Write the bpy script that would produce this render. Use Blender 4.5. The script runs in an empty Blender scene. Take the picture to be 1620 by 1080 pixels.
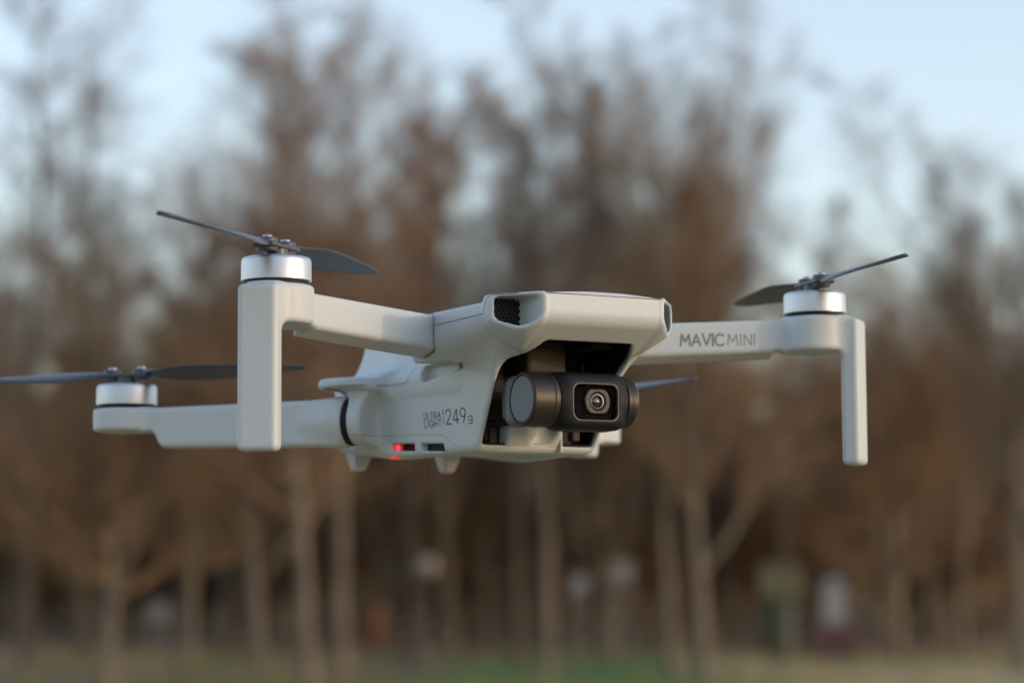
import bpy, math, random
import numpy as np
from mathutils import Matrix, Vector

SC = bpy.context.scene
COL = SC.collection
rad = math.radians

# ------------------------------------------------------------------ camera
HOR = 935.0                                    # horizon row in the 1620x1080 photograph
PITCH = math.atan((HOR - 540.0) / 3825.0)
EYE = Vector((0.0, 0.0, 1.6))
cam = bpy.data.cameras.new("camera"); cam_o = bpy.data.objects.new("camera", cam); COL.objects.link(cam_o)
cam.lens = 85.0; cam.sensor_width = 36.0; cam.sensor_fit = 'HORIZONTAL'
cam.clip_start = 0.05; cam.clip_end = 6000.0
cam_o.location = EYE; cam_o.rotation_euler = (rad(90) + PITCH, 0, 0)
cam.dof.use_dof = True; cam.dof.focus_distance = 0.638; cam.dof.aperture_fstop = 12.4
SC.camera = cam_o

# ------------------------------------------------------------------ light
SUN_EL, SUN_AZ = 8.0, -20.5                    # azimuth in degrees from +X towards +Y
sun_dir = Vector((math.cos(rad(SUN_EL)) * math.cos(rad(SUN_AZ)), math.cos(rad(SUN_EL)) * math.sin(rad(SUN_AZ)), math.sin(rad(SUN_EL))))
W = bpy.data.worlds.new("World"); SC.world = W; W.use_nodes = True
nt = W.node_tree; bg = nt.nodes["Background"]; sky = nt.nodes.new("ShaderNodeTexSky")
sky.sky_type = 'NISHITA'; sky.sun_disc = False; sky.sun_elevation = rad(SUN_EL)
sky.sun_rotation = rad(90 - SUN_AZ); sky.air_density = 1.0; sky.dust_density = 1.0; sky.ozone_density = 1.6
tcw = nt.nodes.new("ShaderNodeTexCoord"); sxw = nt.nodes.new("ShaderNodeSeparateXYZ"); nt.links.new(tcw.outputs["Generated"], sxw.inputs[0])
vf = nt.nodes.new("ShaderNodeMapRange"); vf.interpolation_type = 'SMOOTHSTEP'          # thin haze: thick low in the sky, clearing upwards
vf.inputs[1].default_value = 0.15; vf.inputs[2].default_value = 0.75; vf.inputs[3].default_value = 1.0; vf.inputs[4].default_value = 0.35
nt.links.new(sxw.outputs[2], vf.inputs[0])
tint = nt.nodes.new("ShaderNodeVectorMath"); tint.operation = 'MULTIPLY'; tint.inputs[1].default_value = (0.98, 0.93, 1.0); nt.links.new(sky.outputs[0], tint.inputs[0])
veil = nt.nodes.new("ShaderNodeVectorMath"); veil.operation = 'MULTIPLY_ADD'
veil.inputs[1].default_value = (0.62, 0.61, 0.60); veil.inputs[2].default_value = (0.72, 0.73, 0.69); nt.links.new(tint.outputs[0], veil.inputs[0])
vm = nt.nodes.new("ShaderNodeMix"); vm.data_type = 'VECTOR'; nt.links.new(vf.outputs[0], vm.inputs[0])
nt.links.new(tint.outputs[0], vm.inputs[4]); nt.links.new(veil.outputs[0], vm.inputs[5]); nt.links.new(vm.outputs[1], bg.inputs[0])
bg.inputs[1].default_value = 0.15
sl = bpy.data.lights.new("sun", 'SUN'); sl.energy = 0.24; sl.angle = rad(0.6); sl.color = (1.0, 0.82, 0.62)
so = bpy.data.objects.new("sun", sl); COL.objects.link(so)
so.rotation_euler = sun_dir.to_track_quat('Z', 'Y').to_euler(); so.location = (0, 0, 30)

SC.view_settings.view_transform = 'Standard'; SC.view_settings.look = 'None'
SC.view_settings.exposure = 1.55; SC.view_settings.gamma = 1.0
SC.render.engine = 'CYCLES'; SC.cycles.use_denoising = True
SC.cycles.max_bounces = 6; SC.cycles.diffuse_bounces = 3; SC.cycles.glossy_bounces = 3; SC.cycles.transparent_max_bounces = 8

# ------------------------------------------------------------------ materials
def mat(name, col, rough=0.6, metal=0.0, bump=None, var=None, emit=None, spec=0.5):
    m = bpy.data.materials.new(name); m.use_nodes = True; t = m.node_tree
    b = t.nodes["Principled BSDF"]
    b.inputs["Base Color"].default_value = (*col, 1); b.inputs["Roughness"].default_value = rough
    b.inputs["Metallic"].default_value = metal; b.inputs["Specular IOR Level"].default_value = spec
    tc = t.nodes.new("ShaderNodeTexCoord")
    if var:                                     # (scale, second colour[, detail])
        n = t.nodes.new("ShaderNodeTexNoise"); n.inputs["Scale"].default_value = var[0]; n.inputs["Detail"].default_value = var[2] if len(var) > 2 else 3
        r = t.nodes.new("ShaderNodeValToRGB"); r.color_ramp.elements[0].color = (*col, 1); r.color_ramp.elements[1].color = (*var[1], 1)
        r.color_ramp.elements[0].position = 0.35; r.color_ramp.elements[1].position = 0.65
        t.links.new(tc.outputs["Object"], n.inputs["Vector"]); t.links.new(n.outputs[0], r.inputs[0]); t.links.new(r.outputs[0], b.inputs["Base Color"])
    if bump:                                    # (scale, strength, distance)
        n = t.nodes.new("ShaderNodeTexNoise"); n.inputs["Scale"].default_value = bump[0]; n.inputs["Detail"].default_value = 2
        u = t.nodes.new("ShaderNodeBump"); u.inputs["Strength"].default_value = bump[1]; u.inputs["Distance"].default_value = bump[2]
        t.links.new(tc.outputs["Object"], n.inputs["Vector"]); t.links.new(n.outputs[0], u.inputs["Height"]); t.links.new(u.outputs[0], b.inputs["Normal"])
    if emit:
        b.inputs["Emission Color"].default_value = (*emit[0], 1); b.inputs["Emission Strength"].default_value = emit[1]
    return m

M = {}
M['shell'] = mat('pale_grey_plastic', (0.54, 0.58, 0.59), 0.46, bump=(1900, 0.30, 0.0001), var=(1300, (0.515, 0.555, 0.565)))
M['seam'] = mat('seam_shadow', (0.08, 0.08, 0.08), 0.8)
M['ink'] = mat('grey_print', (0.06, 0.066, 0.08), 0.6)
M['ink_light'] = mat('light_grey_print', (0.17, 0.18, 0.195), 0.6)
M['dark'] = mat('black_plastic', (0.012, 0.012, 0.013), 0.55, spec=.2)
M['mesh'] = mat('black_grille', (0.010, 0.0095, 0.009), 0.5, spec=.3)
M['alu'] = mat('satin_aluminium', (0.58, 0.59, 0.60), 0.42, 1.0, bump=(900, 0.06, 0.0001))
M['prop'] = mat('dark_propeller_plastic', (0.06, 0.063, 0.072), 0.38)
M['screw'] = mat('steel_screw', (0.4, 0.4, 0.42), 0.35, 1.0)
M['gim_arm'] = mat('slate_grey_metal', (0.12, 0.135, 0.155), 0.5, 0.3, bump=(3000, .2, .0001))
M['disc'] = mat('slate_disc', (0.17, 0.19, 0.215), 0.55, 0.2, bump=(3500, 0.4, 0.00012), var=(2500, (0.14, 0.155, 0.18)))
M['bronze'] = mat('dark_bronze_metal', (0.055, 0.049, 0.044), 0.45, 0.7)
M['cam_body'] = mat('matt_black_housing', (0.011, 0.012, 0.015), 0.5, spec=.16)
M['rim'] = mat('grey_bezel', (0.07, 0.062, 0.055), 0.45, 0.3)
M['lens_barrel'] = mat('lens_barrel', (0.02, 0.019, 0.018), 0.45, spec=.35)
M['lens_ring'] = mat('lens_ring', (0.13, 0.13, 0.125), 0.3, 0.8)
M['lens_glass'] = mat('lens_glass', (0.01, 0.01, 0.012), 0.03, spec=1.0)
M['void'] = mat('velvet_black', (0.006, 0.006, 0.006), 0.9, spec=0)
M['bay'] = mat('bay_grey', (0.06, 0.054, 0.047), 0.6, spec=.2)
M['led'] = mat('red_light', (0.6, 0.02, 0.02), 0.4, emit=((1.0, 0.02, 0.03), 1.2))
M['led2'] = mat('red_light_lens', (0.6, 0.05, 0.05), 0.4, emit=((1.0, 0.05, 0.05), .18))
def glass():
    m = bpy.data.materials.new('cover_glass'); m.use_nodes = True; t = m.node_tree; t.nodes.clear()
    o = t.nodes.new("ShaderNodeOutputMaterial"); mx = t.nodes.new("ShaderNodeMixShader"); fr = t.nodes.new("ShaderNodeFresnel"); fr.inputs[0].default_value = 1.05
    tr = t.nodes.new("ShaderNodeBsdfTransparent"); gl = t.nodes.new("ShaderNodeBsdfGlossy"); gl.inputs["Roughness"].default_value = 0.02
    t.links.new(fr.outputs[0], mx.inputs[0]); t.links.new(tr.outputs[0], mx.inputs[1]); t.links.new(gl.outputs[0], mx.inputs[2]); t.links.new(mx.outputs[0], o.inputs[0])
    return m
M['glass'] = glass()

# ------------------------------------------------------------------ object helpers
def tag(o, label=None, cat=None, group=None, kind=None):
    for k, v in (('label', label), ('category', cat), ('group', group), ('kind', kind)):
        if v: o[k] = v
    return o
def empty(name, loc, rot=None):
    o = bpy.data.objects.new(name, None); COL.objects.link(o); o.location = loc; o.empty_display_size = 0.05
    if rot: o.rotation_euler = rot
    return o
def mesh_obj(name, verts, faces, m, parent=None, smooth=True, scale=1.0, label=None):
    me = bpy.data.meshes.new(name)
    v = np.asarray(verts, np.float32) * scale
    if isinstance(faces, np.ndarray):
        me.vertices.add(len(v)); me.vertices.foreach_set("co", v.ravel())
        n, k = faces.shape
        me.loops.add(n * k); me.loops.foreach_set("vertex_index", faces.astype(np.int32).ravel())
        me.polygons.add(n); me.polygons.foreach_set("loop_start", np.arange(0, n * k, k, dtype=np.int32))
        me.update(calc_edges=True); me.validate()
    else:
        me.from_pydata([tuple(map(float, q)) for q in v], [], faces); me.update()
    if smooth: me.polygons.foreach_set("use_smooth", np.ones(len(me.polygons), bool))
    me.materials.append(m)
    o = bpy.data.objects.new(name, me); COL.objects.link(o)
    if parent: o.parent = parent
    if label: o['label'] = label
    return o
MM = 0.001

# ------------------------------------------------------------------ signed-distance modelling
def smin(a, b, k):
    h = np.clip(0.5 + 0.5 * (b - a) / k, 0, 1); return b + (a - b) * h - k * h * (1 - h)
def smax(a, b, k): return -smin(-a, -b, k)
def smaxs(k, *a):
    r = a[0]
    for b in a[1:]: r = smax(r, b, k)
    return r
def cylz(x, y, z, cx, cy, r, z0, z1, k=0.8):
    return smax(np.hypot(x - cx, y - cy) - r, np.maximum(z - z1, z0 - z), k)
def rbox(x, y, z, c, h, r):
    q = [np.abs(v - cc) - (hh - r) for v, cc, hh in zip((x, y, z), c, h)]
    return np.sqrt(sum(np.maximum(v, 0) ** 2 for v in q)) + np.minimum(np.maximum(q[0], np.maximum(q[1], q[2])), 0) - r
def capsule(x, y, z, a, b, r):
    a = np.array(a, float); b = np.array(b, float); d = b - a
    t = np.clip(((x - a[0]) * d[0] + (y - a[1]) * d[1] + (z - a[2]) * d[2]) / (d @ d), 0, 1)
    return np.sqrt((x - a[0] - t * d[0]) ** 2 + (y - a[1] - t * d[1]) ** 2 + (z - a[2] - t * d[2]) ** 2) - r
def grad(f, p, e=0.05):
    g = np.empty_like(p)
    for i in range(3):
        q = p.copy(); q[:, i] += e; a = f(q[:, 0], q[:, 1], q[:, 2]); q[:, i] -= 2 * e; g[:, i] = (a - f(q[:, 0], q[:, 1], q[:, 2])) / (2 * e)
    return g
def surface_net(f, lo, hi, h):
    ax = [np.arange(l, u + h, h) for l, u in zip(lo, hi)]
    n = [len(a) for a in ax]
    V = np.empty(n, np.float32)
    Yg, Zg = np.meshgrid(ax[1], ax[2], indexing='ij')
    for i in range(0, n[0], 16):
        xs = ax[0][i:i + 16]
        V[i:i + 16] = f(xs[:, None, None] + 0 * Yg[None], Yg[None] + 0 * xs[:, None, None], Zg[None] + 0 * xs[:, None, None])
    S = V < 0
    c = S[:-1, :-1, :-1].astype(np.int8)
    for dx in (0, 1):
        for dy in (0, 1):
            for dz in (0, 1):
                if dx + dy + dz: c = c + S[dx:n[0] - 1 + dx, dy:n[1] - 1 + dy, dz:n[2] - 1 + dz]
    act = (c > 0) & (c < 8)
    idx = -np.ones(act.shape, np.int32); cells = np.argwhere(act); idx[act] = np.arange(len(cells))
    acc = np.zeros((len(cells), 3)); cnt = np.zeros(len(cells))
    corners = [(a, b, d) for a in (0, 1) for b in (0, 1) for d in (0, 1)]
    for i, a in enumerate(corners):
        for b in corners[i + 1:]:
            if sum(abs(u - v) for u, v in zip(a, b)) != 1: continue
            va = V[cells[:, 0] + a[0], cells[:, 1] + a[1], cells[:, 2] + a[2]]; vb = V[cells[:, 0] + b[0], cells[:, 1] + b[1], cells[:, 2] + b[2]]
            m = (va < 0) != (vb < 0)
            t = np.where(m, va / np.where(m, va - vb, 1), 0)
            pt = np.array(a)[None] + t[:, None] * (np.array(b) - np.array(a))[None]
            acc[m] += pt[m]; cnt[m] += 1
    P = np.array(lo)[None] + (cells + acc / cnt[:, None]) * h
    quads = []
    for d in range(3):
        o1, o2 = [(1, 2), (2, 0), (0, 1)][d]
        sl0 = [slice(1, n[k] - 1) for k in range(3)]; sl0[d] = slice(0, n[d] - 1); sl1 = list(sl0); sl1[d] = slice(1, n[d])
        s0 = S[tuple(sl0)]; s1 = S[tuple(sl1)]
        for flip, m in ((0, s0 & ~s1), (1, ~s0 & s1)):
            e = np.argwhere(m)
            if not len(e): continue
            base = e.copy()
            for k in range(3):
                if k != d: base[:, k] += 1
            q = []
            for (u, v) in ((-1, -1), (0, -1), (0, 0), (-1, 0)):
                b2 = base.copy(); b2[:, o1] += u; b2[:, o2] += v; q.append(idx[b2[:, 0], b2[:, 1], b2[:, 2]])
            q = np.stack(q, 1)
            quads.append(q[:, ::-1] if flip else q)
    Q = np.concatenate(quads)
    P = P.astype(np.float64)
    for _ in range(3):
        g = grad(f, P); v = f(P[:, 0], P[:, 1], P[:, 2])
        st = v[:, None] * g / np.maximum((g * g).sum(1), 0.25)[:, None]
        ln = np.linalg.norm(st, axis=1); st *= np.minimum(1, 0.5 * h / np.maximum(ln, 1e-9))[:, None]
        P -= st
    return P, Q
def sdf_obj(name, f, lo, hi, h, m, parent, label=None):
    P, Q = surface_net(f, lo, hi, h)
    return mesh_obj(name, P, Q, m, parent, True, MM, label)
def trace(f, p, d, n=60):
    p = np.array(p, float); d = np.array(d, float)
    for _ in range(n):
        p += 0.8 * np.clip(f(p[:, 0], p[:, 1], p[:, 2]), -1, 2)[:, None] * d
    return p

def lathe(prof, n=64, c=(0, 0, 0), axis='z'):
    v, fc = [], []
    for i in range(n):
        a = 2 * math.pi * i / n
        for r, z in prof:
            q = (r * math.cos(a), r * math.sin(a), z)
            if axis == 'y': q = (q[0], q[2], -q[1])
            if axis == 'x': q = (q[2], q[0], q[1])
            v.append((q[0] + c[0], q[1] + c[1], q[2] + c[2]))
    k = len(prof)
    for i in range(n):
        j = (i + 1) % n
        for t in range(k - 1): fc.append((i * k + t, j * k + t, j * k + t + 1, i * k + t + 1))
    return v, fc
def lathe_obj(name, prof, m, parent, c=(0, 0, 0), axis='z', n=64, sharp=35):
    v, fc = lathe(prof, n, c, axis)
    o = mesh_obj(name, v, fc, m, parent, True, MM)
    o.data.set_sharp_from_angle(angle=rad(sharp))
    return o
def box_obj(name, c, h, m, parent, r=0.3, hstep=None):
    hs = hstep or max(0.2, min(h) / 4)
    f = lambda x, y, z: rbox(x, y, z, c, h, min(r, min(h) * .9))
    return sdf_obj(name, f, [a - b - .6 for a, b in zip(c, h)], [a + b + .6 for a, b in zip(c, h)], hs, m, parent)

# ================================================================== THE DRONE (millimetres, x forward, y left, z up)
drone = empty('quadcopter_drone', EYE + Vector((13.78, 657.45, 79.02)) * MM, (rad(0.368), 0, rad(-60.96)))
drone.rotation_mode = 'XYZ'
tag(drone, 'pale grey quadcopter drone hovering in mid air with its four arms unfolded', 'drone')

def front_arm_f(x, w, z):
    s = (x + 20) * .3714 + (w - 30) * .9285; t = (x + 20) * .9285 - (w - 30) * .3714
    zt = -3.1 + s * .038; zb = -12.6 + s * .045
    beam = smaxs(1.3, t, -(t + 8.2), z - zt, (zb + .24 * t - z) * .97, -(s + 5), s - 57)
    beam = smax(beam, -smax(46.5 - .5 * (z + 12) - s, z + 10.3, 1.5), 1.0)
    pod = cylz(x, w, z, 0, 85, 9.7, -10.6, -0.5, 1.4)
    a = (x - 7.6) * .64 - (w - 92.8) * .77; b = (x - 7.6) * .77 + (w - 92.8) * .64
    leg = rbox(a, b, z, (0, 0, -22.4), (5.3, 2.7, 21.1), 1.5)
    bridge = rbox(a, b, z, (0, -4.5, -5.2), (4.6, 5.5, 3.6), 1.6)
    return smin(smin(beam, pod, 1.8), smin(leg, bridge, 1.6), 2.6)
def rear_arm_f(x, w, z):
    dx, dw = -.770, .637
    s = (x + 66) * dx + (w - 35.5) * dw; t = (x + 66) * dw - (w - 35.5) * dx
    zt = -23.7 - s * .010; zb = -37.4 + s * .02
    beam = smaxs(1.8, np.abs(t) - 4.6, z - zt, zb - z, -(s + 1), s - 70)
    beam = smax(beam, -smax(57.0 + .5 * (z + 37) - s, z + 31.0, 2.0), 1.0)
    pod = cylz(x, w, z, -121, 81, 9.9, -31.0, -24.2, 1.2)
    hub = smaxs(1.0, np.hypot(t, z + 30.1) - (7.0 - .28 * np.clip(s - 2, 0, 30)), -(s + 2.6), s - 11)
    return smin(smin(beam, pod, 1.6), hub, 2.2)

def u_planes(x, w, z):
    side = .0386 * (x - 11) + .9993 * (w - 28.3)
    flow = .507 * (x - 22.5) - .862 * (z + 8)
    slow = .163 * (x - 11) + .564 * (w - 28.3) - .81 * (z + 8)
    return side, flow, slow
def hw_low(x, z): return 20.5 + .125 * np.clip(-x - 16, 0, 60) - .05 * np.maximum(0, -x - 76) + (z + 16) * .06
def bay_f(x, w, z): return smaxs(1.2, w - (hw_low(x, z) - 1.5), .388 * (x - 14) + .921 * (w - 13.5), x - 14.2, z + 8, -(z + 38.9), -(x + 23))
def body_f(x, y, z, inner=False):
    w = np.abs(y)
    side, flow, slow = u_planes(x, w, z)
    corner = .6486 * (x - 22.5) + .7611 * (w - 18.5)
    U = smax(x - 22.5, flow, 2.4)
    U = smax(U, corner, 1.0); U = smax(U, side, 1.6); U = smax(U, slow, 3.2)
    U = smax(U, smax(z, .17 * (w - 14) + .985 * z, 2.0), 1.0)
    U = smaxs(1.0, U, -(z + 17.2), -(x + 33))
    L = smaxs(2.6, w - hw_low(x, z), -(z + 40.9 - .11 * np.maximum(0, -x - 60)), z + 17 - 8 * np.clip((x + 30) / 20, 0, 1), -(x + 103), .5 * (w - 16.5) - .866 * (x + 97))
    L = smax(L, .853 * (x - .4) - .52 * (z + 15.5), 1.2)
    hr = 20.0 - .10 * np.maximum(0, -x - 62) + 6.0 * (np.clip(-z - 5, 0, 17) / 15) ** 2.4
    hr = smin(hr, hw_low(x, z) + .35, 1.5)
    R = smaxs(2.2, .97 * (w - hr), z + 1.2, -.8 * (x + 92.5) + .42 * (z + 10), -(z + 24), x + 20)
    sh = smax(np.hypot((x + 66) / 1.12, w - 32.0) - 9.8, np.abs(z + 19.2) - 1.4, 1.2)
    D = smin(U, L, 1.2 + 4.3 * np.clip((x + 20) / 16, 0, 1)); D = smin(D, R, 1.2); D = smin(D, sh, 6.0)
    # recess under the ear, small oval hole
    D = smax(D, -smaxs(1.0, x + 17.0 + .6 * (z + 18), -(x + 39), z + 15.6, -(z + 20.3 - .13 * (x + 38)), -(w - 20.1)), .4)
    D = smax(D, -capsule(x, w, z, (-18.4, 22.9, -16.8), (-15.4, 22.2, -17.3), 1.3), .2)
    # front vents
    V = smaxs(1.5, -(w - 18.9), -(x - 9.2 + .18 * (w - 19)), side + .7, z + 1.5, flow + 1.0, slow + .8)
    D = smin(D, smaxs(.6, V - .95, x - 22.4, corner - .1, z + .3), 1.0)
    D = smax(D, -V, .7)
    # gimbal bay
    C = bay_f(x, w, z)
    if inner: return np.maximum(np.maximum(C + .12, -(C + .6)), D + 1.0)
    D = smax(D, -C, .7)
    # side slots
    zz = -38.2 - .05 * (x + 45)
    for x0, x1 in ((-57.3, -44.8), (-41.8, -30.4)):
        sl_ = smaxs(.4, -(x - x0), x - x1, np.abs(z - zz) - 1.05, -(w - 18.5))
        D = smax(D, -sl_, .35)
    # raised underside, fillet towards the rear arm
    D = smax(D, -smaxs(1.5, w - 15.5, z + 38.6, x + 27, -(x + 88)), .8)
    ax_ = (x + 66) * -.770 + (w - 35.5) * .637; at_ = np.hypot((x + 66) * .637 + (w - 35.5) * .770, z + 30.1)
    D = smin(D, smaxs(1.2, at_ - 6.9, ax_ + 4.0, -(ax_ + 8.5)), 6.5)
    # sockets for the arms
    D = smax(D, -(front_arm_f(x, w, z) - .4), .3)
    D = smax(D, -(rear_arm_f(x, w, z) - .45), .3)
    # feet
    return D
body = sdf_obj('body', body_f, (-107, -46, -43), (25, 46, 2.5), 0.55, M['shell'], drone)

def foot_f(cx, cw):
    return lambda x, y, z: smaxs(.8, np.abs(x - cx - .1 * (z + 40)) - (2.2 + .28 * (z + 42.5)), np.abs(y - cw) - (1.6 + .3 * (z + 42.5)), -(z + 42.6), z + 34)
for s in (-1, 1):
    for cx, cw in ((-97.5, 15.2),):
        sdf_obj('landing_foot', foot_f(cx, s * cw), (cx - 9, s * cw - 8, -44), (cx + 9, s * cw + 8, -33), 0.4, M['shell'], body)

# ---- arms, motors, propellers
def blade_mesh(sg):
    R0, R1, nr, nc = 5.0, 59.5, 26, 7
    v, fc = [], []
    for i in range(nr + 1):
        t = i / nr; r = R0 + (R1 - R0) * t
        ch = 3.2 + 8.2 * math.sin(min(1, t / .38) * math.pi / 2) ** 1.5 - 7.0 * max(0, (t - .38) / .62) ** 1.3
        if t > .94: ch *= math.sqrt(max(.05, 1 - ((t - .94) / .065) ** 2))
        pit = rad(24 - 15 * t) * min(1, .25 + t / .12)
        for side in (1, -1):
            for j in range(nc + 1):
                u = j / nc - .42
                th = .55 * (1 - t * .5) * math.sqrt(max(0, 1 - (2 * j / nc - 1) ** 2)) + .12
                yy = u * ch; zz = side * th + .35 * (1 - (2 * j / nc - 1) ** 2)
                v.append((r, sg * (yy * math.cos(pit) + zz * math.sin(pit)), -yy * math.sin(pit) + zz * math.cos(pit)))
    k = 2 * (nc + 1)
    for i in range(nr):
        for j in range(nc):
            a = i * k + j; fc.append((a, a + 1, a + k + 1, a + k)); b = a + nc + 1; fc.append((b, b + k, b + k + 1, b + 1))
        a = i * k; fc.append((a, a + k, a + k + nc + 1, a + nc + 1)); a = i * k + nc; fc.append((a, a + nc + 1, a + k + nc + 1, a + k))
    e = nr * k
    for j in range(nc): fc.append((e + j, e + j + 1, e + nc + 2 + j, e + nc + 1 + j))
    return v, fc
def propeller(cx, cy, z0, ang, sg):
    e = lathe_obj('propeller', [(0, 1.9), (2.6, 1.9), (3.0, 1.6), (3.0, 0), (0, 0)], M['prop'], drone)
    e.location = (cx * MM, cy * MM, z0 * MM); e.rotation_euler = (0, 0, rad(ang))
    f = lambda x, y, z: smax(np.minimum(rbox(x, y, z, (0, 0, 2.2), (8.0, 3.1, .55), .5), np.minimum(cylz(x, y, z, 5.0, 0, 2.6, .6, 4.2, .5), cylz(x, y, z, -5.0, 0, 2.6, .6, 4.2, .5))), z - 4.3, .2)
    sdf_obj('propeller_mount', f, (-9, -4, -.5), (9, 4, 5), 0.35, M['prop'], e)
    for q in (0, 180):
        v, fc = blade_mesh(sg)
        b = mesh_obj('blade', v, fc, M['prop'], e, True, MM); b.location = (0, 0, 2.6 * MM); b.rotation_euler = (0, 0, rad(q))
        x = 5 if q == 0 else -5
        lathe_obj('screw', [(0, 4.9), (1.1, 4.9), (1.3, 4.6), (1.3, 4.1)], M['screw'], e, (x, 0, 0), n=16)
    return e
MOTOR = [(0, 6.7), (6.2, 6.7), (8.1, 6.7), (8.55, 6.55), (8.85, 6.15), (9.0, 5.6), (9.05, 1.0), (9.05, .65), (8.7, .45), (0, .45)]
def motor(cx, cy, z0):
    m = lathe_obj('motor', MOTOR, M['alu'], drone, (cx, cy, z0), n=96)
    lathe_obj('motor_gap', [(0, .6), (8.5, .6), (8.5, -.6), (0, -.6)], M['dark'], m, (cx, cy, z0))
    return m
for s in (-1, 1):
    fa = sdf_obj('front_arm', (lambda s: lambda x, y, z: front_arm_f(x, s * y, z))(s), (-30, min(s * 22, s * 101), -45), (16, max(s * 22, s * 101), 1), 0.5, M['shell'], drone)
    ra = sdf_obj('rear_arm', (lambda s: lambda x, y, z: rear_arm_f(x, s * y, z))(s), (-133, min(s * 25, s * 94), -39), (-56, max(s * 25, s * 94), -21), 0.5, M['shell'], drone)
    sdf_obj('hinge_ring', (lambda s: lambda x, y, z: smax(np.abs((x + 66) * -.770 + (s * y - 35.5) * .637 + 3.3) - .85, np.hypot((x + 66) * .637 + (s * y - 35.5) * .770, z + 30.1) - 7.0, .3))(s), (-72, min(s * 24, s * 44), -39), (-56, max(s * 24, s * 44), -21), .45, M['dark'], drone)
    motor(0, s * 85, 0); motor(-121, s * 81, -23.6)
# blade directions in the drone's own frame (degrees)
propeller(0, -85, 7.2, -24 - 27, 1)
propeller(0, 85, 7.2, -36 + 24, -1)
propeller(-121, -81, -16.4, 61 - 22, 1)
propeller(-121, 81, -16.4, 61 - 58, -1)

# ---- seams and lettering laid on the shell
def ribbon(pts, f, d, width, m, name, parent, lift=0.05, closed=False):
    """strips of quads projected along d on the surface of f; pts is a list of 3-D polylines outside the shell"""
    V, F = [], []
    d = np.array(d, float)
    for k, pl in enumerate(pts):
        pl = np.array(pl, float)
        q = [pl[0]]
        for a, b in zip(pl[:-1], pl[1:]):
            n = max(1, int(np.linalg.norm(b - a) / .5))
            q += [a + (b - a) * (i + 1) / n for i in range(n)]
        q = np.array(q)
        tg = np.gradient(q, axis=0); tg /= np.linalg.norm(tg, axis=1)[:, None] + 1e-9
        sd = np.cross(tg, d); sd /= np.linalg.norm(sd, axis=1)[:, None] + 1e-9
        q2 = q.copy(); q2[0] -= tg[0] * width * .5; q2[-1] += tg[-1] * width * .5
        for sgn in (-1, 1):
            p = trace(f, q2 + sd * width * .5 * sgn, d); g = grad(f, p); g /= np.linalg.norm(g, axis=1)[:, None]
            p = p + g * (lift + .004 * (k % 12))
            V.append(p)
        n = len(q2); o = sum(len(a) for a in V) - 2 * n
        F += [(o + i, o + i + 1, o + n + i + 1, o + n + i) for i in range(n - 1)]
    V = np.concatenate(V)
    return mesh_obj(name, V, F, m, parent, True, MM)

def arc(cx, cy, rx, ry, a0, a1, n=14):
    return [(cx + rx * math.cos(rad(a0 + (a1 - a0) * i / n)), cy + ry * math.sin(rad(a0 + (a1 - a0) * i / n))) for i in range(n + 1)]
GL = {  # width, strokes in a cap height of 1
    'M': (.92, [[(0, 0), (.10, 1), (.46, .28), (.82, 1), (.92, 0)]]), 'A': (.80, [[(0, 0), (.40, 1), (.80, 0)], [(.14, .32), (.66, .32)]]),
    'V': (.78, [[(0, 1), (.39, 0), (.78, 1)]]), 'I': (.02, [[(0, 0), (0, 1)]]), 'C': (.80, [arc(.48, .5, .48, .5, 48, 312)]),
    'N': (.66, [[(0, 0), (0, 1), (.66, 0), (.66, 1)]]), 'U': (.60, [[(0, 1), (0, .3)] + arc(.30, .30, .30, .30, 180, 360)[1:] + [(.60, 1)]]),
    'L': (.42, [[(0, 1), (0, 0), (.42, 0)]]), 'T': (.56, [[(0, 1), (.56, 1)], [(.28, 1), (.28, 0)]]),
    'R': (.54, [[(0, 0), (0, 1), (.26, 1)] + arc(.26, .74, .26, .26, 90, -90)[1:] + [(0, .48)], [(.24, .48), (.54, 0)]]),
    'G': (.80, [arc(.48, .5, .48, .5, 50, 330) + [(.92, .46), (.54, .46)]]), 'H': (.60, [[(0, 0), (0, 1)], [(.60, 0), (.60, 1)], [(0, .5), (.60, .5)]]),
    '2': (.56, [arc(.28, .72, .28, .28, 170, -30) + [(0, 0), (.58, 0)]]), '4': (.62, [[(.46, 0), (.46, 1), (0, .26), (.64, .26)]]),
    '9': (.56, [arc(.28, .70, .28, .30, 0, 360), [(.56, .70), (.52, .42), (.30, 0)]]),
    'g': (.52, [arc(.26, .38, .26, .28, 0, 360), [(.52, .66), (.52, -.06)] + arc(.26, -.04, .26, .26, 0, -140)]), ' ': (.22, []),
}
def layout(txt, u0, v0, h, width=None, gap=.20):
    tot = sum(GL[c][0] for c in txt) + gap * (len(txt) - 1)
    sx = (width / tot if width else h); out = []; u = u0
    for c in txt:
        out += [[(u + a * sx, v0 + b * h) for a, b in st] for st in GL[c][1]]
        u += (GL[c][0] + gap) * sx
    return out
def body_side(uv):      # (u, v) -> a point outside the drone's right flank; u is x, v is z
    return [[(a, -44.0, b) for a, b in st] for st in uv]
mid = layout('ULTRA', -39.3, -30.7, 1.85, 8.3, .3) + layout('LIGHT', -39.1, -33.0, 1.85, 8.2, .34)
ribbon(body_side(mid), body_f, (0, 1, 0), .24, M['ink'], 'lettering', body)
ribbon(body_side([[(-29.8, -28.4), (-29.6, -32.8)]]), body_f, (0, 1, 0), .24, M['ink'], 'lettering_divider', body)
ribbon(body_side(layout('249', -28.5, -32.6, 4.0, 9.4, .24)), body_f, (0, 1, 0), .40, M['ink'], 'lettering', body)
ribbon(body_side(layout('g', -17.9, -32.4, 2.2, 1.9)), body_f, (0, 1, 0), .30, M['ink'], 'lettering', body)
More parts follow.
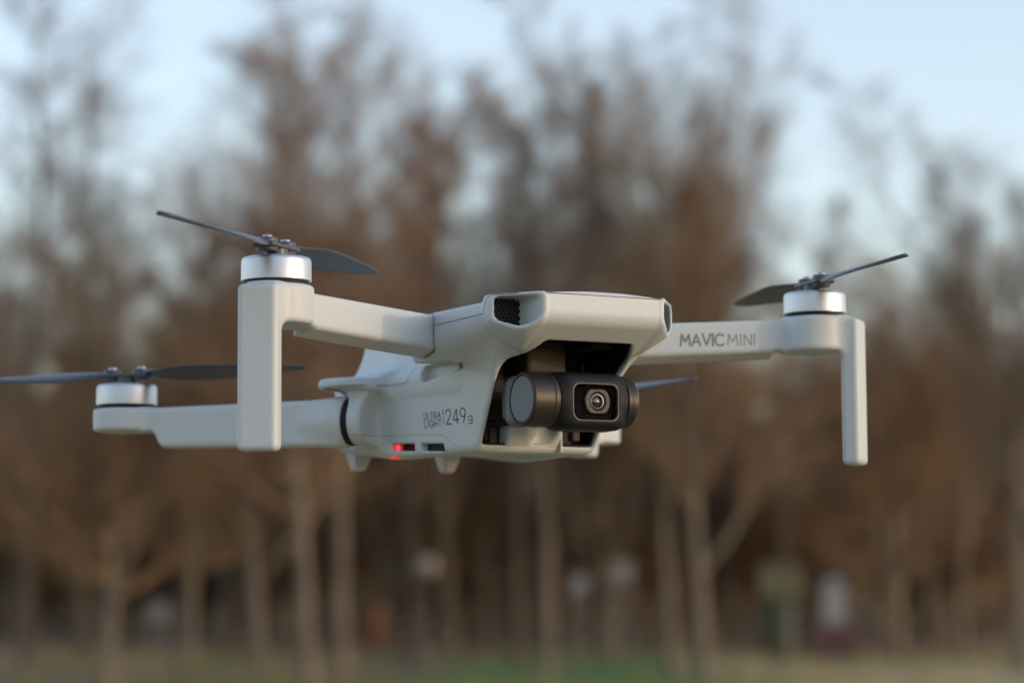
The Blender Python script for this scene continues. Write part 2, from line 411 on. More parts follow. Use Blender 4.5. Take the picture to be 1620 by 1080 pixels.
lf = [o for o in drone.children if o.name.startswith('front_arm')][-1]
fL = lambda x, y, z: front_arm_f(x, y, z)
nA = np.array([.9285, -.3714, 0]); uA = np.array([.3714, .9285, 0]); oA = np.array([-20, 30, 0]) + nA * 12
arm_pts = lambda uv: [[tuple(oA + uA * a + np.array([0, 0, b])) for a, b in st] for st in uv]
s0 = (17.0) / .9285; s1 = 37.2 / .9285; sm = s0 + (s1 - s0) * .575
ribbon(arm_pts(layout('MAVIC', s0, -9.0, 3.3, sm - s0, .22)), fL, -nA, .55, M['ink_light'], 'lettering', lf)
ribbon(arm_pts(layout('MINI', sm + 1.3, -8.85, 3.2, s1 - sm - 1.3, .30)), fL, -nA, .30, M['ink_light'], 'lettering', lf)
for s in (-1, 1):
    ribbon([[(-20, s * 44, -6.3), (7.6, s * 44, -5.6), (8.3, s * 44, -3.6), (9.3, s * 44, -1.7), (11.5, s * 44, -.85), (17.0, s * 44, -.85)]], body_f, (0, -s, 0), .22, M['seam'], 'seam_line', body, .03)
    ribbon([[(-85, s * 44, -21.6), (-67, s * 44, -20.6), (-46, s * 44, -19.8), (-44.2, s * 44, -15.4)]], body_f, (0, -s, 0), .18, M['seam'], 'seam_line', body, .03)
    ribbon([[(-74, s * 44, -34.0), (-36, s * 44, -35.0), (-31, s * 44, -35.5), (-24, s * 44, -38.6)]], body_f, (0, -s, 0), .10, M['seam'], 'seam_line', body, .03)
ribbon([[(44, -18.0, -1.05), (44, 18.0, -1.05)]], body_f, (-1, 0, 0), .22, M['seam'], 'seam_line', body, .03)

# ---- grilles in the nose vents: a sheet of hexagonal pits
def grille(s):
    V, F = [], []
    R = .62; px = R * math.sqrt(3); py = R * 1.5
    for i in range(10):
        for j in range(-1, 13):
            c = (19.0 + px * (i + .5 * (j % 2)), -13.2 + py * j)
            gx = 10.1 - .18 * (c[0] - 19); sd_, fl_, sw_ = u_planes(gx, c[0], c[1])
            if sd_ > -.35 or c[1] > -1.0 or fl_ > -.45 or sw_ > -.4: continue
            o = len(V)
            for rr, dd in ((1.0, 0), (.80, 0), (.62, -.5), (0, -.6)):
                for q in range(6):
                    a = rad(60 * q + 30); V.append((dd, s * (c[0] + rr * R * math.cos(a)), c[1] + rr * R * math.sin(a)))
            for ring in range(3):
                for q in range(6):
                    r = (q + 1) % 6
                    f = (o + ring * 6 + q, o + ring * 6 + r, o + ring * 6 + 6 + r, o + ring * 6 + 6 + q)
                    F.append(f if s > 0 else f[::-1])
    V = [(x + 10.2 - .18 * (abs(y) - 19), y, z) for x, y, z in V]
    return mesh_obj('vent_grille', V, F, M['mesh'], drone, False, MM)
grille(-1); grille(1)

# ---- what shows inside the side slots
for s in (-1, 1):
    box_obj('slot_backing', (-44, s * 19.4, -38.2), (15, .6, 2.2), M['dark'], drone, .3, .4)
# ---- status lights
lathe_obj('status_light', [(0, .55), (.45, .45), (.75, .1), (.8, 0), (0, 0)], M['led'], drone, (-55.6, 0, 0), axis='y', n=24).location = (0, -22.6 * MM, -37.8 * MM)
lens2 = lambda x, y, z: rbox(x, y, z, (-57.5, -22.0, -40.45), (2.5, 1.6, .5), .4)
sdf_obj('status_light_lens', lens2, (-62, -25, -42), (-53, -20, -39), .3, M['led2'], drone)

# ---- what shows inside the gimbal bay
lin = lambda x, y, z: body_f(x, y, z, True)
sdf_obj('bay_lining', lin, (-25, -25, -41), (17, 25, -6), .5, M['dark'], drone)
dk = [((-18, -14, -24), (3.5, 4.0, 8.0)), ((-14.5, -16.9, -29), (1.2, .9, 9.0)), ((-20, 0, -25), (2.0, 16, 13)), ((0, 0, -9.6), (12, 13, 1.2)), ((-2, 9, -11.5), (8, 3.5, 1.6))]
fb = lambda x, y, z: np.minimum.reduce([rbox(x, y, z, c, h, .5) for c, h in dk])
sdf_obj('bay_bracket', fb, (-24, -19, -40), (14, 19, -7), .6, M['dark'], drone)
box_obj('gimbal_mount', (-9, -1.5, -14.5), (3.0, 6.2, 5.2), M['bay'], drone, 1.0)
box_obj('bay_plate', (-16.5, -13.2, -36.8), (1.0, 1.2, 2.6), M['bay'], drone, .3, .3)
def tongue_f(x, y, z):
    t = smaxs(1.0, np.abs(y + 1.6) - 8.4, -(z + 40.3), z + 33.5, .85 * (x + 14.6) - .5 * (z + 40), -(x + 24))
    return smax(t, -smax(np.hypot(x + 10, y - 0.5) - 5.0, -(z + 38.5), .8), .8)
sdf_obj('bay_front_block', tongue_f, (-25, -11, -41), (-10, 8, -32), .4, M['shell'], drone)
box_obj('bay_post', (-14.6, 7.1, -37.6), (1.4, .35, 3.0), M['shell'], drone, .2, .15)
box_obj('bay_latch', (-15, 12.4, -36.0), (1.0, 1.2, 1.3), M['bay'], drone, .3, .3)
box_obj('bay_latch', (-17, 9.5, -36.5), (1.6, 2.0, 2.0), M['dark'], drone, .3, .4)

# ---- gimbal camera
CX, CZ = 8.0, -28.0
def cyly(x, y, z, r, y0, y1, k): return smax(np.hypot(x - CX, z - CZ) - r, np.maximum(y - y1, y0 - y), k)
def cam_f(x, y, z):
    b = cyly(x, y, z, 7.25, -9.2, 11.4, .5)
    bx = smaxs(3.4, np.abs(y - 1.1) - 10.2, np.abs(z - CZ + .45) - 7.7, x - 15.6, -(x - 3))
    d = smin(b, bx, 1.5)
    win = smaxs(2.6, np.abs(y - 1.0) - 7.1, np.abs(z - CZ + .75) - 5.0)
    return smax(d, -smax(win, -(x - 12.6), .3), .3)
gc = sdf_obj('gimbal_camera', cam_f, (-1, -11, -37), (17, 13, -19), .3, M['cam_body'], drone)
sdf_obj('window_backing', lambda x, y, z: np.maximum(np.maximum(smaxs(1.4, np.abs(y - 1.0) - 6.95, np.abs(z - CZ + .75) - 4.85), -np.maximum(smaxs(1.4, np.abs(y - 1.0) - 6.55, np.abs(z - CZ + .75) - 4.45), 13.1 - x)), np.maximum(x - 15.0, 12.5 - x)), (12.2, -7, -34.5), (15.4, 9, -23), .16, M['void'], gc)
rim_f = lambda x, y, z: smax(np.abs(smaxs(2.6, np.abs(y - 1.0) - 7.0, np.abs(z - CZ + .75) - 4.9) - .05) - .24, np.abs(x - 15.4) - .42, .2)
sdf_obj('window_rim', rim_f, (14.5, -7.5, -34.5), (16.3, 9.5, -22.8), .16, M['rim'], gc)
lathe_obj('motor_housing', [(0, -17.0), (6.3, -17.0), (6.3, -17.35), (6.55, -17.5), (7.0, -17.4), (7.3, -17.0), (7.3, -11.2), (7.15, -11.0), (7.3, -10.8), (7.3, -9.6), (6.9, -9.2), (0, -9.2)][::-1], M['bronze'], gc, (CX, 0, CZ), 'y', 96)
lathe_obj('motor_cap', [(0, -17.42), (6.0, -17.42), (6.15, -17.3), (6.2, -17.0)][::-1], M['disc'], gc, (CX, 0, CZ), 'y', 96)
lathe_obj('end_cap', [(0, 11.4), (6.7, 11.4), (6.7, 11.9), (7.2, 12.0), (7.2, 12.9), (7.05, 13.0), (7.1, 13.2), (7.0, 14.8), (6.3, 15.6), (5.2, 15.9), (0, 15.9)][::-1], M['bronze'], gc, (CX, 0, CZ), 'y', 96)
LY, LZ = 2.6, -28.4
lens_f = lambda x, y, z: smaxs(.25, np.hypot(y - LY, z - LZ) - 4.0, np.abs(z - LZ) - 3.35, x - 14.0, -(x - 12.0), -(np.hypot(y - LY, z - LZ) - 2.4 - .5 * np.minimum(0, x - 12.6)))
lb = sdf_obj('lens_barrel', lens_f, (11.5, -1.5, -32.5), (14.6, 6.7, -24.4), .18, M['lens_barrel'], gc)
lathe_obj('lens_ring', [(2.2, 13.5), (2.05, 13.7), (1.75, 13.75), (1.55, 13.5), (1.5, 13.0)], M['lens_ring'], lb, (0, LY, LZ), 'x', 64)
lathe_obj('lens', [(1.6, 13.0), (1.3, 13.25), (.9, 13.42), (.45, 13.52), (0, 13.55)], M['lens_glass'], lb, (0, LY, LZ), 'x', 48)
mesh_obj('cover_glass', [(15.25, -5.95, -33.6), (15.25, 7.95, -33.6), (15.25, 7.95, -23.9), (15.25, -5.95, -23.9)], [(0, 1, 2, 3)], M['glass'], gc, False, MM)
def garm_f(x, y, z):
    a = smaxs(2.4, -(y + 16.7), y + 11.0, np.abs(z - CZ) - 7.0, -(x + 3.2), x - 6)
    b = smaxs(1.6, -(x + 6.0), x + 1.5, np.abs(z - CZ) - 5.0, -(y + 16.2), y - 6)
    return smin(a, b, 1.5)
sdf_obj('gimbal_arm', garm_f, (-8, -19, -37), (8, 8, -19), .4, M['gim_arm'], drone)

# ================================================================== THE PARK (metres)
M['bark'] = mat('grey_brown_bark', (0.14, 0.112, 0.082), 0.9, var=(1.6, (0.22, 0.175, 0.13)), bump=(14, .5, .02))
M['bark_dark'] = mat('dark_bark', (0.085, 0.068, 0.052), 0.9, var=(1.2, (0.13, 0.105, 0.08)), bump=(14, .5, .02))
M['twig'] = mat('bare_brown_twigs', (0.24, 0.155, 0.09), 0.85, var=(.35, (0.32, 0.20, 0.11)))
M['twig_grey'] = mat('bare_grey_twigs', (0.19, 0.14, 0.10), 0.85, var=(.35, (0.25, 0.18, 0.125)))
M['twig_red'] = mat('bare_reddish_twigs', (0.22, 0.14, 0.09), 0.85, var=(.35, (0.29, 0.185, 0.12)))

def ground_mat():
    m = bpy.data.materials.new('rough_grass_ground'); m.use_nodes = True; t = m.node_tree; b = t.nodes["Principled BSDF"]; b.inputs["Roughness"].default_value = 0.95
    tc = t.nodes.new("ShaderNodeTexCoord")
    def noise(sc, lo, hi, d=3):
        n = t.nodes.new("ShaderNodeTexNoise"); n.inputs["Scale"].default_value = sc; n.inputs["Detail"].default_value = d
        r = t.nodes.new("ShaderNodeMapRange"); r.inputs[1].default_value = lo; r.inputs[2].default_value = hi
        t.links.new(tc.outputs["Object"], n.inputs["Vector"]); t.links.new(n.outputs[0], r.inputs[0]); return r.outputs[0]
    def mix(f, a, c):
        x = t.nodes.new("ShaderNodeMix"); x.data_type = 'RGBA'
        t.links.new(f, x.inputs[0])
        for s_, v in ((6, a), (7, c)):
            if isinstance(v, tuple): x.inputs[s_].default_value = (*v, 1)
            else: t.links.new(v, x.inputs[s_])
        return x.outputs[2]
    a = mix(noise(.11, .42, .58), (0.10, 0.19, 0.022), (0.16, 0.20, 0.035))
    a = mix(noise(1.3, .5, .8), a, (0.16, 0.15, 0.06))
    sx = t.nodes.new("ShaderNodeSeparateXYZ"); t.links.new(tc.outputs["Object"], sx.inputs[0])
    nz = t.nodes.new("ShaderNodeTexNoise"); nz.inputs["Scale"].default_value = .35; t.links.new(tc.outputs["Object"], nz.inputs["Vector"])
    wob = t.nodes.new("ShaderNodeMath"); wob.operation = 'MULTIPLY_ADD'; wob.inputs[1].default_value = 3.0; t.links.new(nz.outputs[0], wob.inputs[0]); t.links.new(sx.outputs[0], wob.inputs[2])
    def band(out, lo, hi):
        r = t.nodes.new("ShaderNodeMapRange"); r.inputs[1].default_value = lo; r.inputs[2].default_value = hi; t.links.new(out, r.inputs[0]); return r.outputs[0]
    a = mix(band(wob.outputs[0], 4.6, 6.6), a, mix(noise(.9, .3, .7), (0.58, 0.42, 0.22), (0.38, 0.29, 0.12)))      # straw coloured meadow on the right
    a = mix(band(wob.outputs[0], 0.9, -1.0), a, mix(noise(.9, .35, .65), (0.21, 0.155, 0.06), (0.13, 0.11, 0.04)))
    litter = mix(noise(2.2, .35, .65), (0.28, 0.15, 0.065), (0.16, 0.11, 0.055))                                    # fallen leaves under the trees
    yb = t.nodes.new("ShaderNodeMath"); yb.operation = 'MULTIPLY_ADD'; yb.inputs[1].default_value = 8.0; t.links.new(nz.outputs[0], yb.inputs[0]); t.links.new(sx.outputs[1], yb.inputs[2])
    a = mix(band(yb.outputs[0], 62, 68), a, litter)
    a = mix(band(sx.outputs[1], 36, 27), a, mix(noise(.9, .3, .7), (0.34, 0.25, 0.13), (0.22, 0.17, 0.08)))            # unseen near ground, coloured straw to bounce warm light onto the drone
    t.links.new(a, b.inputs["Base Color"])
    return m
gx = np.concatenate([np.linspace(-2500, -120, 8), np.linspace(-100, 100, 81), np.linspace(120, 2500, 8)])
gy = np.concatenate([np.linspace(-400, -20, 5), np.linspace(-10, 140, 76), np.linspace(160, 3000, 10)])
GXX, GYY = np.meshgrid(gx, gy, indexing='ij')
def gh(x, y): return .10 * np.sin(x * .31 + 1) * np.sin(y * .23) + .07 * np.sin(x * .83 + y * .57) - .02
GZ = gh(GXX, GYY) * np.clip((GYY - 15) / 20, 0, 1)
gi = np.arange(GXX.size).reshape(GXX.shape)
gq = np.stack([gi[:-1, :-1], gi[1:, :-1], gi[1:, 1:], gi[:-1, 1:]], -1).reshape(-1, 4)
tag(mesh_obj('ground', np.stack([GXX, GYY, GZ], -1).reshape(-1, 3), gq, ground_mat()), kind='structure')

RNG = np.random.default_rng(7)
def tubes(P0, P1, R0, R1, n):
    P0, P1 = np.asarray(P0, float), np.asarray(P1, float); R0, R1 = np.asarray(R0), np.asarray(R1)
    d = P1 - P0; d /= np.linalg.norm(d, axis=1)[:, None] + 1e-9
    ref = np.where(np.abs(d[:, 2:3]) > .9, np.array([[1., 0, 0]]), np.array([[0, 0, 1.]]))
    a = np.cross(d, ref); a /= np.linalg.norm(a, axis=1)[:, None]; b = np.cross(d, a)
    ang = 2 * np.pi * np.arange(n) / n
    ring = a[:, None] * np.cos(ang)[None, :, None] + b[:, None] * np.sin(ang)[None, :, None]
    V = np.concatenate([P0[:, None] + ring * R0[:, None, None], P1[:, None] + ring * R1[:, None, None]], 1).reshape(-1, 3)
    base = (np.arange(len(P0)) * 2 * n)[:, None, None]
    k = np.arange(n); q = np.stack([k, k + n, (k + 1) % n + n, (k + 1) % n], 1)[None]
    return V, (base + q).reshape(-1, 4)
def unit(v): return v / (np.linalg.norm(v, axis=-1, keepdims=True) + 1e-9)
def grow(P, D, Lg, R, steps, up, wander, taper=.35):
    """vectorised branches: returns the points (n, steps+1, 3) and radii"""
    pts = [P]; rr = [R]; d = D
    for i in range(steps):
        d = unit(d + RNG.normal(0, wander, d.shape) + np.array([0, 0, up]))
        pts.append(pts[-1] + d * (Lg / steps)[:, None]); rr.append(R * (1 - (1 - taper) * (i + 1) / steps))
    return np.stack(pts, 1), np.stack(rr, 1)
def children(pts, rr, n, lo, hi, ang, lenf, Lg, radf):
    m, k = pts.shape[0], pts.shape[1] - 1
    t = (np.linspace(lo, hi, n)[None] + RNG.uniform(-.5, .5, (m, n)) * (hi - lo) / n).clip(0, .999) * k
    i = t.astype(int); f = (t - i)[..., None]; ar = np.arange(m)[:, None]
    p = pts[ar, i] * (1 - f) + pts[ar, i + 1] * f; ax = unit(pts[ar, i + 1] - pts[ar, i])
    r = rr[ar, i] * radf
    v = unit(np.cross(ax, RNG.normal(size=ax.shape)))
    a = np.radians(RNG.normal(ang, 9, (m, n)))[..., None]
    d = unit(ax * np.cos(a) + v * np.sin(a))
    L = Lg[:, None] * lenf * (1 - .55 * (t / k)) * RNG.uniform(.7, 1.25, (m, n))
    return p.reshape(-1, 3), d.reshape(-1, 3), L.reshape(-1), r.reshape(-1)
def segs(pts, rr, n):
    return tubes(pts[:, :-1].reshape(-1, 3), pts[:, 1:].reshape(-1, 3), rr[:, :-1].reshape(-1), rr[:, 1:].reshape(-1), n)
def join(parts):
    V, F, o = [], [], 0
    for v, f in parts: V.append(v); F.append(f + o); o += len(v)
    return np.concatenate(V), np.concatenate(F)
def tree_mesh(H, tr, first, n1, ang1, len1, n2, n3, n4, fork=0, twr=.0042):
    """trunk tube plus a crown of limbs, branches, shoots and twigs"""
    P = np.zeros((1, 3)); P[0, 2] = -.3
    tp, tr_ = grow(P, np.array([[RNG.normal(0, .03), RNG.normal(0, .03), 1.]]), np.array([H * .96]), np.array([tr]), 12, .14, .032, .12)
    tr_[0, 0] *= 1.25
    trunk = segs(tp, tr_, 12)
    if fork:
        fp, fd, fl, fr = children(tp, tr_, fork, first * .75, first * 1.7, 27, .66, np.array([H]), .72)
        f_p, f_r = grow(fp, fd, fl * 1.2, fr, 10, .16, .07, .15)
        trunk = join([trunk, segs(f_p, f_r, 10)])
    crown = []
    p, d, L, r = children(tp, tr_, n1, first, .98, ang1, len1, np.array([H]), .56)
    if fork:
        q = children(f_p, f_r, n1 // 2, .15, .98, ang1, len1 * 1.3, fl, .5)
        p, d, L, r = [np.concatenate([u, v]) for u, v in zip((p, d, L, r), q)]
    b1, r1 = grow(p, d, L, np.maximum(r, .013), 6, .13, .10, .25); crown.append(segs(b1, r1, 5))
    p, d, L, r = children(b1, r1, n2, .12, .97, 42, .55, L, .6)
    b2, r2 = grow(p, d, L, np.maximum(r, .008), 4, .10, .13, .4); crown.append(segs(b2, r2, 4))
    p, d, L, r = children(b2, r2, n3, .08, .98, 40, .62, L, .7)
    b3, r3 = grow(p, d, np.maximum(L, .35), np.maximum(r * .8, twr * 1.15), 3, .09, .15, .6); crown.append(segs(b3, r3, 3))
    p, d, L, r = children(b3, r3, n4, .1, .98, 38, .75, np.maximum(L, .35), .8)
    b4, r4 = grow(p, d, np.maximum(L, .30), np.full(len(r), twr), 2, .08, .16, .5); crown.append(segs(b4, r4, 3))
    return trunk, join(crown)
def as_mesh(name, vf, m):
    o = mesh_obj(name, vf[0], vf[1], m); me = o.data; bpy.data.objects.remove(o); return me
KINDS = {}
def kind(k, m1, m2, **kw):
    t, c = tree_mesh(**kw); KINDS[k] = (as_mesh('trunk', t, m1), as_mesh('crown', c, m2))
kind('tall', M['bark'], M['twig'], H=18, tr=.13, first=.30, n1=26, ang1=40, len1=.24, n2=7, n3=6, n4=3, fork=3)
kind('tall2', M['bark'], M['twig_red'], H=18, tr=.125, first=.26, n1=28, ang1=36, len1=.22, n2=7, n3=6, n4=4, fork=2)
kind('dome', M['bark'], M['twig_grey'], H=16, tr=.15, first=.38, n1=24, ang1=40, len1=.30, n2=7, n3=6, n4=3, fork=6)
kind('spread', M['bark'], M['twig'], H=13, tr=.14, first=.22, n1=22, ang1=48, len1=.36, n2=8, n3=6, n4=4, fork=6)
kind('thin', M['bark_dark'], M['twig_grey'], H=17, tr=.10, first=.34, n1=22, ang1=40, len1=.17, n2=6, n3=5, n4=4)
kind('low', M['bark_dark'], M['twig'], H=8, tr=.13, first=.10, n1=30, ang1=50, len1=.38, n2=10, n3=7, n4=6, fork=3)

def px_to_xy(px, Y): return (px - 810) / 3825 * Y * math.cos(PITCH)
REAR_TRUNK = {}
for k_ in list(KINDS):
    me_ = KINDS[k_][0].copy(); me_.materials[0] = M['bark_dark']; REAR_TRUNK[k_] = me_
def tree(k, px, Y, hgt, label, group=None, rz=None, lean=0, cat='tree'):
    e = empty('bare_tree', (px_to_xy(px, Y), Y, 0), (0, rad(lean), RNG.uniform(0, 6.28) if rz is None else rz))
    e.scale = (hgt[0], hgt[0], hgt[1]) if isinstance(hgt, tuple) else (hgt,) * 3
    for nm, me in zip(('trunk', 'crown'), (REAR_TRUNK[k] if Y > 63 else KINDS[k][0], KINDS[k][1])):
        o = bpy.data.objects.new(nm, me); COL.objects.link(o); o.parent = e
    tag(e, label, cat, group)
    return e
def place(k, px, Y, top, wid, lab, group=None):
    base = {'tall': 18, 'tall2': 18, 'dome': 16, 'thin': 17, 'spread': 13}[k]
    H = ((HOR - top) / 3825 * Y + 1.6) * (.92 if k == 'dome' else .86 if k == 'spread' else .98)
    return tree(k, px, Y, (wid, H / base), lab, group)
FRONT = [  # kind, column of the trunk, distance, row of the top, width factor
 ('spread', 170, 40, 250, 1.04, 'bare spreading tree with a pale brown trunk under the left rear motor'),
 ('thin', 50, 47, -60, 1.62, 'tall thin grey tree at the left edge with sky showing through its top'),
 ('thin', 135, 52, -20, 1.56, 'second tall thin grey tree from the left edge, its top against open sky'),
 ('tall', 410, 46, 190, 1.08, 'straight brown tree trunk half hidden below the left front leg of the drone'),
 ('tall2', 492, 40, -10, 1.20, 'tall reddish tree whose leaning trunk rises beneath the left rear arm of the drone'),
 ('tall2', 545, 45, 20, 1.20, 'tall reddish tree right behind the leaning one, the twin trunk on its right'),
 ('thin', 648, 52, 200, 1.02, 'slim dark tree trunk below the lettering on the flank of the drone'),
 ('thin', 815, 54, 150, 1.02, 'dark slim trunk close to the left of the pale straight trunk under the camera'),
 ('dome', 862, 50, 60, 1.04, 'pale straight trunk with a rounded grey crown standing under the drone camera'),
 ('dome', 1062, 50, 40, .90, 'wide grey crowned tree, left trunk of the pale pair right of the drone camera'),
 ('tall', 1112, 47, 110, 1.17, 'right trunk of the pale pair, sunlit and flaring at its base'),
 ('tall2', 715, 60, 110, 0.90, 'narrow reddish tree reaching up in the gap left of the drone nose'),
 ('spread', 300, 52, 210, 1.10, 'broad brown bushy tree filling the space behind the front left motor'),
 ('spread', 1420, 58, 330, .95, 'low broad brown tree behind the right front leg of the drone'),
 ('dome', 1620, 48, 190, .95, 'grey brown tree rising at the right edge of the picture'),
 ('thin', 1240, 56, 330, 0.84, 'small dark slender tree just left of the right front leg'),
 ('spread', 1330, 64, 370, .95, 'broad low brown tree standing right behind the right front motor of the drone'),
 ('dome', 1520, 60, 330, .85, 'rounded brown tree between the low broad one and the tree at the right edge'),
 ('spread', 960, 60, 170, 0.98, 'broad brown tree between the rounded crown and the wide grey one'),
]
for args in FRONT: place(*args)
# the rear rows: trees of the wood behind
r_ = random.Random(3)
TOP = [(0, 150), (200, 240), (330, 240), (450, 120), (560, 120), (640, 230), (760, 230), (860, 150), (960, 190), (1060, 130), (1180, 190), (1230, 360), (1300, 430), (1420, 390), (1520, 370), (1620, 270)]
def top_row(px): return float(np.interp(px, [a for a, _ in TOP], [b for _, b in TOP]))
for row, (Y0, n) in enumerate(((68, 12), (86, 13))):
    for i in range(n):
        px = -60 + (i + r_.uniform(.15, .85)) * 1740 / n; Y = Y0 + r_.uniform(-4, 4)
        k = r_.choice(('tall', 'tall2', 'dome', 'thin', 'spread'))
        place(k, px, Y, top_row(px) + r_.uniform(40, 260), r_.uniform(.85, 1.25), 'bare brown tree in the rear rows of the wood', 'trees of the wood behind the front ones')
# understorey of small bushy trees
for i in range(30):
    px = -40 + (i + r_.uniform(.1, .9)) * 1700 / 30; Y = r_.uniform(72, 94)
    tree('low', px, Y, r_.uniform(.8, 1.2), 'low bushy brown thicket at the back of the wood', 'thickets between the trunks', cat='bush')
# far wood: one mass of thin stems and twigs
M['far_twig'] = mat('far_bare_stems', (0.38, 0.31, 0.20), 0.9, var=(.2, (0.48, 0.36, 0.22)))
n = 2600
fx = RNG.uniform(-62, 62, n); fy = RNG.uniform(96, 128, n); FH = RNG.uniform(6.5, 11.5, n)
p0 = np.stack([fx, fy, np.zeros(n) - .3], 1); dd = unit(np.stack([RNG.normal(0, .08, n), RNG.normal(0, .08, n), np.ones(n)], 1))
s_p, s_r = grow(p0, dd, FH, RNG.uniform(.03, .12, n), 5, .05, .06, .2)
parts = [segs(s_p, s_r, 4)]
p, d, L, r = children(s_p, s_r, 8, .1, 1, 45, .22, FH, .5)
b_p, b_r = grow(p, d, L, np.maximum(r, .02), 3, .1, .12, .5); parts.append(segs(b_p, b_r, 3))
p, d, L, r = children(b_p, b_r, 6, .1, 1, 42, .7, np.maximum(L, .6), .7)
c_p, c_r = grow(p, d, L, np.full(len(r), .016), 2, .1, .15, .6); parts.append(segs(c_p, c_r, 3))
fv, ff = join(parts)
tag(mesh_obj('far_wood', fv, ff, M['far_twig']), 'dark brown mass of bare stems closing the view far behind', 'wood', kind='stuff')

# grass tufts standing in the meadow
n = 9000
tx = RNG.uniform(-14, 14, n); ty = RNG.uniform(38, 64, n); clump = np.sin(tx * 1.7 + 3) * np.sin(ty * .9) + RNG.normal(0, .5, n)
keep = (clump > -.2) & ((tx > 3.5) | (tx < -3.5) | (RNG.random(n) < .15)); tx, ty = tx[keep], ty[keep]; n = len(tx)
tz = gh(tx, ty); th = RNG.uniform(.10, .30, n); tw = RNG.uniform(.012, .03, n); ta = RNG.uniform(0, 6.28, n)
dx, dy = np.cos(ta) * tw, np.sin(ta) * tw; lx, ly = RNG.normal(0, .08, n), RNG.normal(0, .08, n)
V = np.stack([np.stack([tx - dx, ty - dy, tz - .02], 1), np.stack([tx + dx, ty + dy, tz - .02], 1), np.stack([tx + lx, ty + ly, tz + th], 1)], 1).reshape(-1, 3)
M['straw'] = mat('dry_grass', (0.36, 0.27, 0.14), 0.9, var=(.25, (0.17, 0.19, 0.06)))
tag(mesh_obj('grass_tufts', V, np.arange(3 * n).reshape(-1, 3), M['straw'], smooth=False), 'dry grass tufts scattered over the meadow in front of the wood', 'grass', kind='stuff')

# small things far off between the trunks
def ebox(name, c, h, m, parent, r=.02):
    x, y, z = c; a, b, d = h
    V = [(x + i * a, y + j * b, z + k * d) for i in (-1, 1) for j in (-1, 1) for k in (-1, 1)]
    o = mesh_obj(name, V, [(0, 1, 3, 2), (4, 6, 7, 5), (0, 4, 5, 1), (2, 3, 7, 6), (0, 2, 6, 4), (1, 5, 7, 3)], m, parent, False)
    bv = o.modifiers.new('bevel', 'BEVEL'); bv.width = r; bv.segments = 2
    return o
M['white_paint'] = mat('weathered_white_paint', (0.30, 0.31, 0.34), 0.6, var=(3, (0.22, 0.23, 0.25)))
M['orange_paint'] = mat('orange_paint', (0.22, 0.10, 0.055), 0.6, var=(3, (0.16, 0.08, 0.05)))
M['yellow_roof'] = mat('pale_yellow_roofing', (0.19, 0.18, 0.09), 0.7, var=(2, (0.15, 0.14, 0.08)))
M['green_wall'] = mat('dark_green_boards', (0.03, 0.045, 0.025), 0.8, var=(2, (0.04, 0.055, 0.03)))
M['red_wall'] = mat('dusty_red_panels', (0.11, 0.05, 0.055), 0.7, var=(2, (0.08, 0.042, 0.045)))
M['post'] = mat('grey_post', (0.2, 0.19, 0.18), 0.6)
M['globe'] = mat('milky_globe', (0.32, 0.28, 0.24), 0.4)
def spot(name, px, Y, label, cat, group=None):
    return tag(empty(name, (px_to_xy(px, Y), Y, 0)), label, cat, group)
for px, row, lab in ((250, 968, 'small white notice board low between the trunks, far left'), (915, 925, 'white notice board right of the pale straight trunk below the camera'), (985, 905, 'taller white notice board, further right of the straight trunk below the camera')):
    Y = 55.0; zc = 1.6 + (HOR - row) / 3825 * Y
    e = spot('notice_board', px, Y, lab, 'sign', 'white boards among the trees')
    ebox('board', (0, 0, zc), (.19, .03, .22), M['white_paint'], e)
    for s in (-1, 1): ebox('post', (s * .15, .07, (zc + .3) / 2), (.035, .035, (zc + .3) / 2), M['post'], e)
e = spot('park_lamp', 675, 57, 'park lamp with a milky globe seen small between the trunks', 'street lamp')
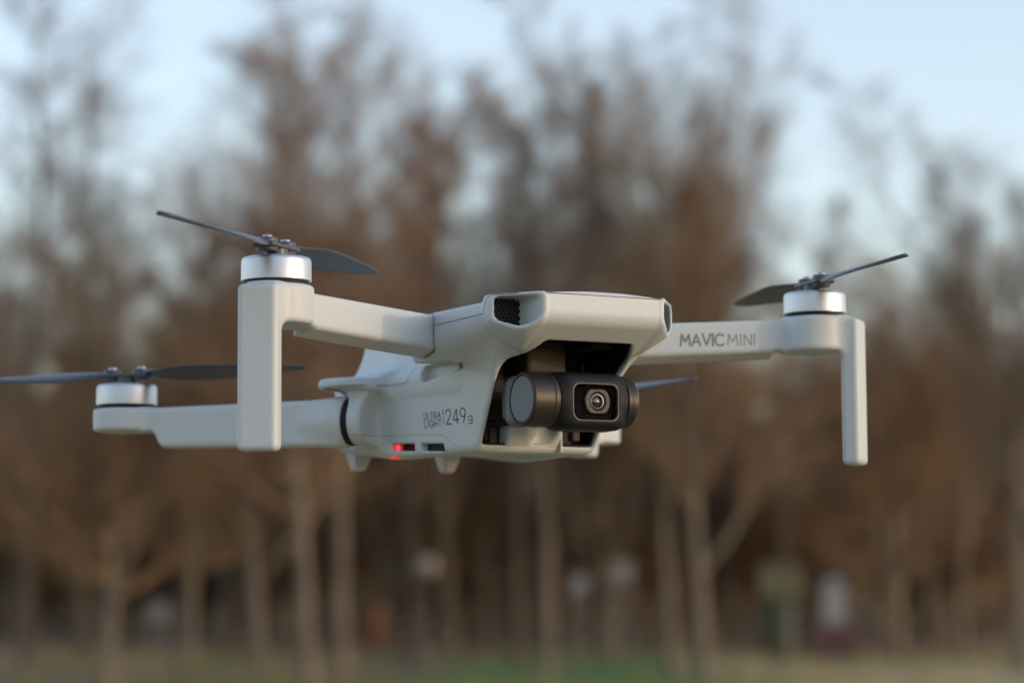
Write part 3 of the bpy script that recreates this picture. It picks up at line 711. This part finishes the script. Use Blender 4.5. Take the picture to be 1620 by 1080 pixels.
v, fc = lathe([(.07, 0), (.06, .1), (.04, .3), (.035, 1.85), (.08, 1.92), (0, 1.95)], 16); mesh_obj('pole', v, fc, M['post'], e)
v, fc = lathe([(0, 1.93)] + [(.27 * math.sin(a), 2.18 - .25 * math.cos(a)) for a in np.linspace(.3, 3.0, 10)] + [(0, 2.43)], 24); mesh_obj('globe', v, fc, M['globe'], e)
e = spot('waste_bin', 592, 55, 'orange waste bin on the leaf covered ground between two trunks', 'waste bin'); e.scale = (.75, .75, .95)
v, fc = lathe([(0, .35), (.30, .35), (.36, 1.2), (.38, 1.22), (.38, 1.30), (.34, 1.30), (.30, .9), (0, .9)], 24); mesh_obj('bin', v, fc, M['orange_paint'], e)
ebox('post', (0, .42, .65), (.04, .04, .65), M['post'], e)
e = spot('garden_shed', 1235, 60, 'dark green shed with a pale yellowish roof behind the trunks at right', 'shed')
e.scale = (.5, .5, .8)
ebox('wall', (0, 0, .95), (1.0, .9, .95), M['green_wall'], e)
Vr = [(-1.05, -1.05, 1.85), (1.05, -1.05, 1.85), (1.05, 1.05, 1.85), (-1.05, 1.05, 1.85), (-1.05, 0, 2.85), (1.05, 0, 2.85)]
mesh_obj('roof', Vr, [(0, 1, 5, 4), (2, 3, 4, 5), (1, 2, 5), (3, 0, 4), (3, 2, 1, 0)], M['yellow_roof'], e, False)
ebox('door', (.2, -.92, .85), (.38, .03, .80), M['post'], e)
e = spot('play_house', 1318, 57, 'small white and dusty red play house far off near the right front leg', 'play house')
e.scale = (.6, .6, .72)
ebox('base', (-.45, 0, .62), (.42, .6, .55), M['red_wall'], e); ebox('base', (.52, 0, .62), (.42, .6, .55), M['red_wall'], e)
ebox('tower', (0, .05, 1.75), (.42, .45, .65), M['white_paint'], e); ebox('leg', (0, .1, .55), (.06, .06, .55), M['post'], e)
Vr = [(-.5, -.5, 2.4), (.5, -.5, 2.4), (.5, .6, 2.4), (-.5, .6, 2.4), (0, .05, 2.75)]
mesh_obj('roof', Vr, [(0, 1, 4), (1, 2, 4), (2, 3, 4), (3, 0, 4), (3, 2, 1, 0)], M['white_paint'], e, False)
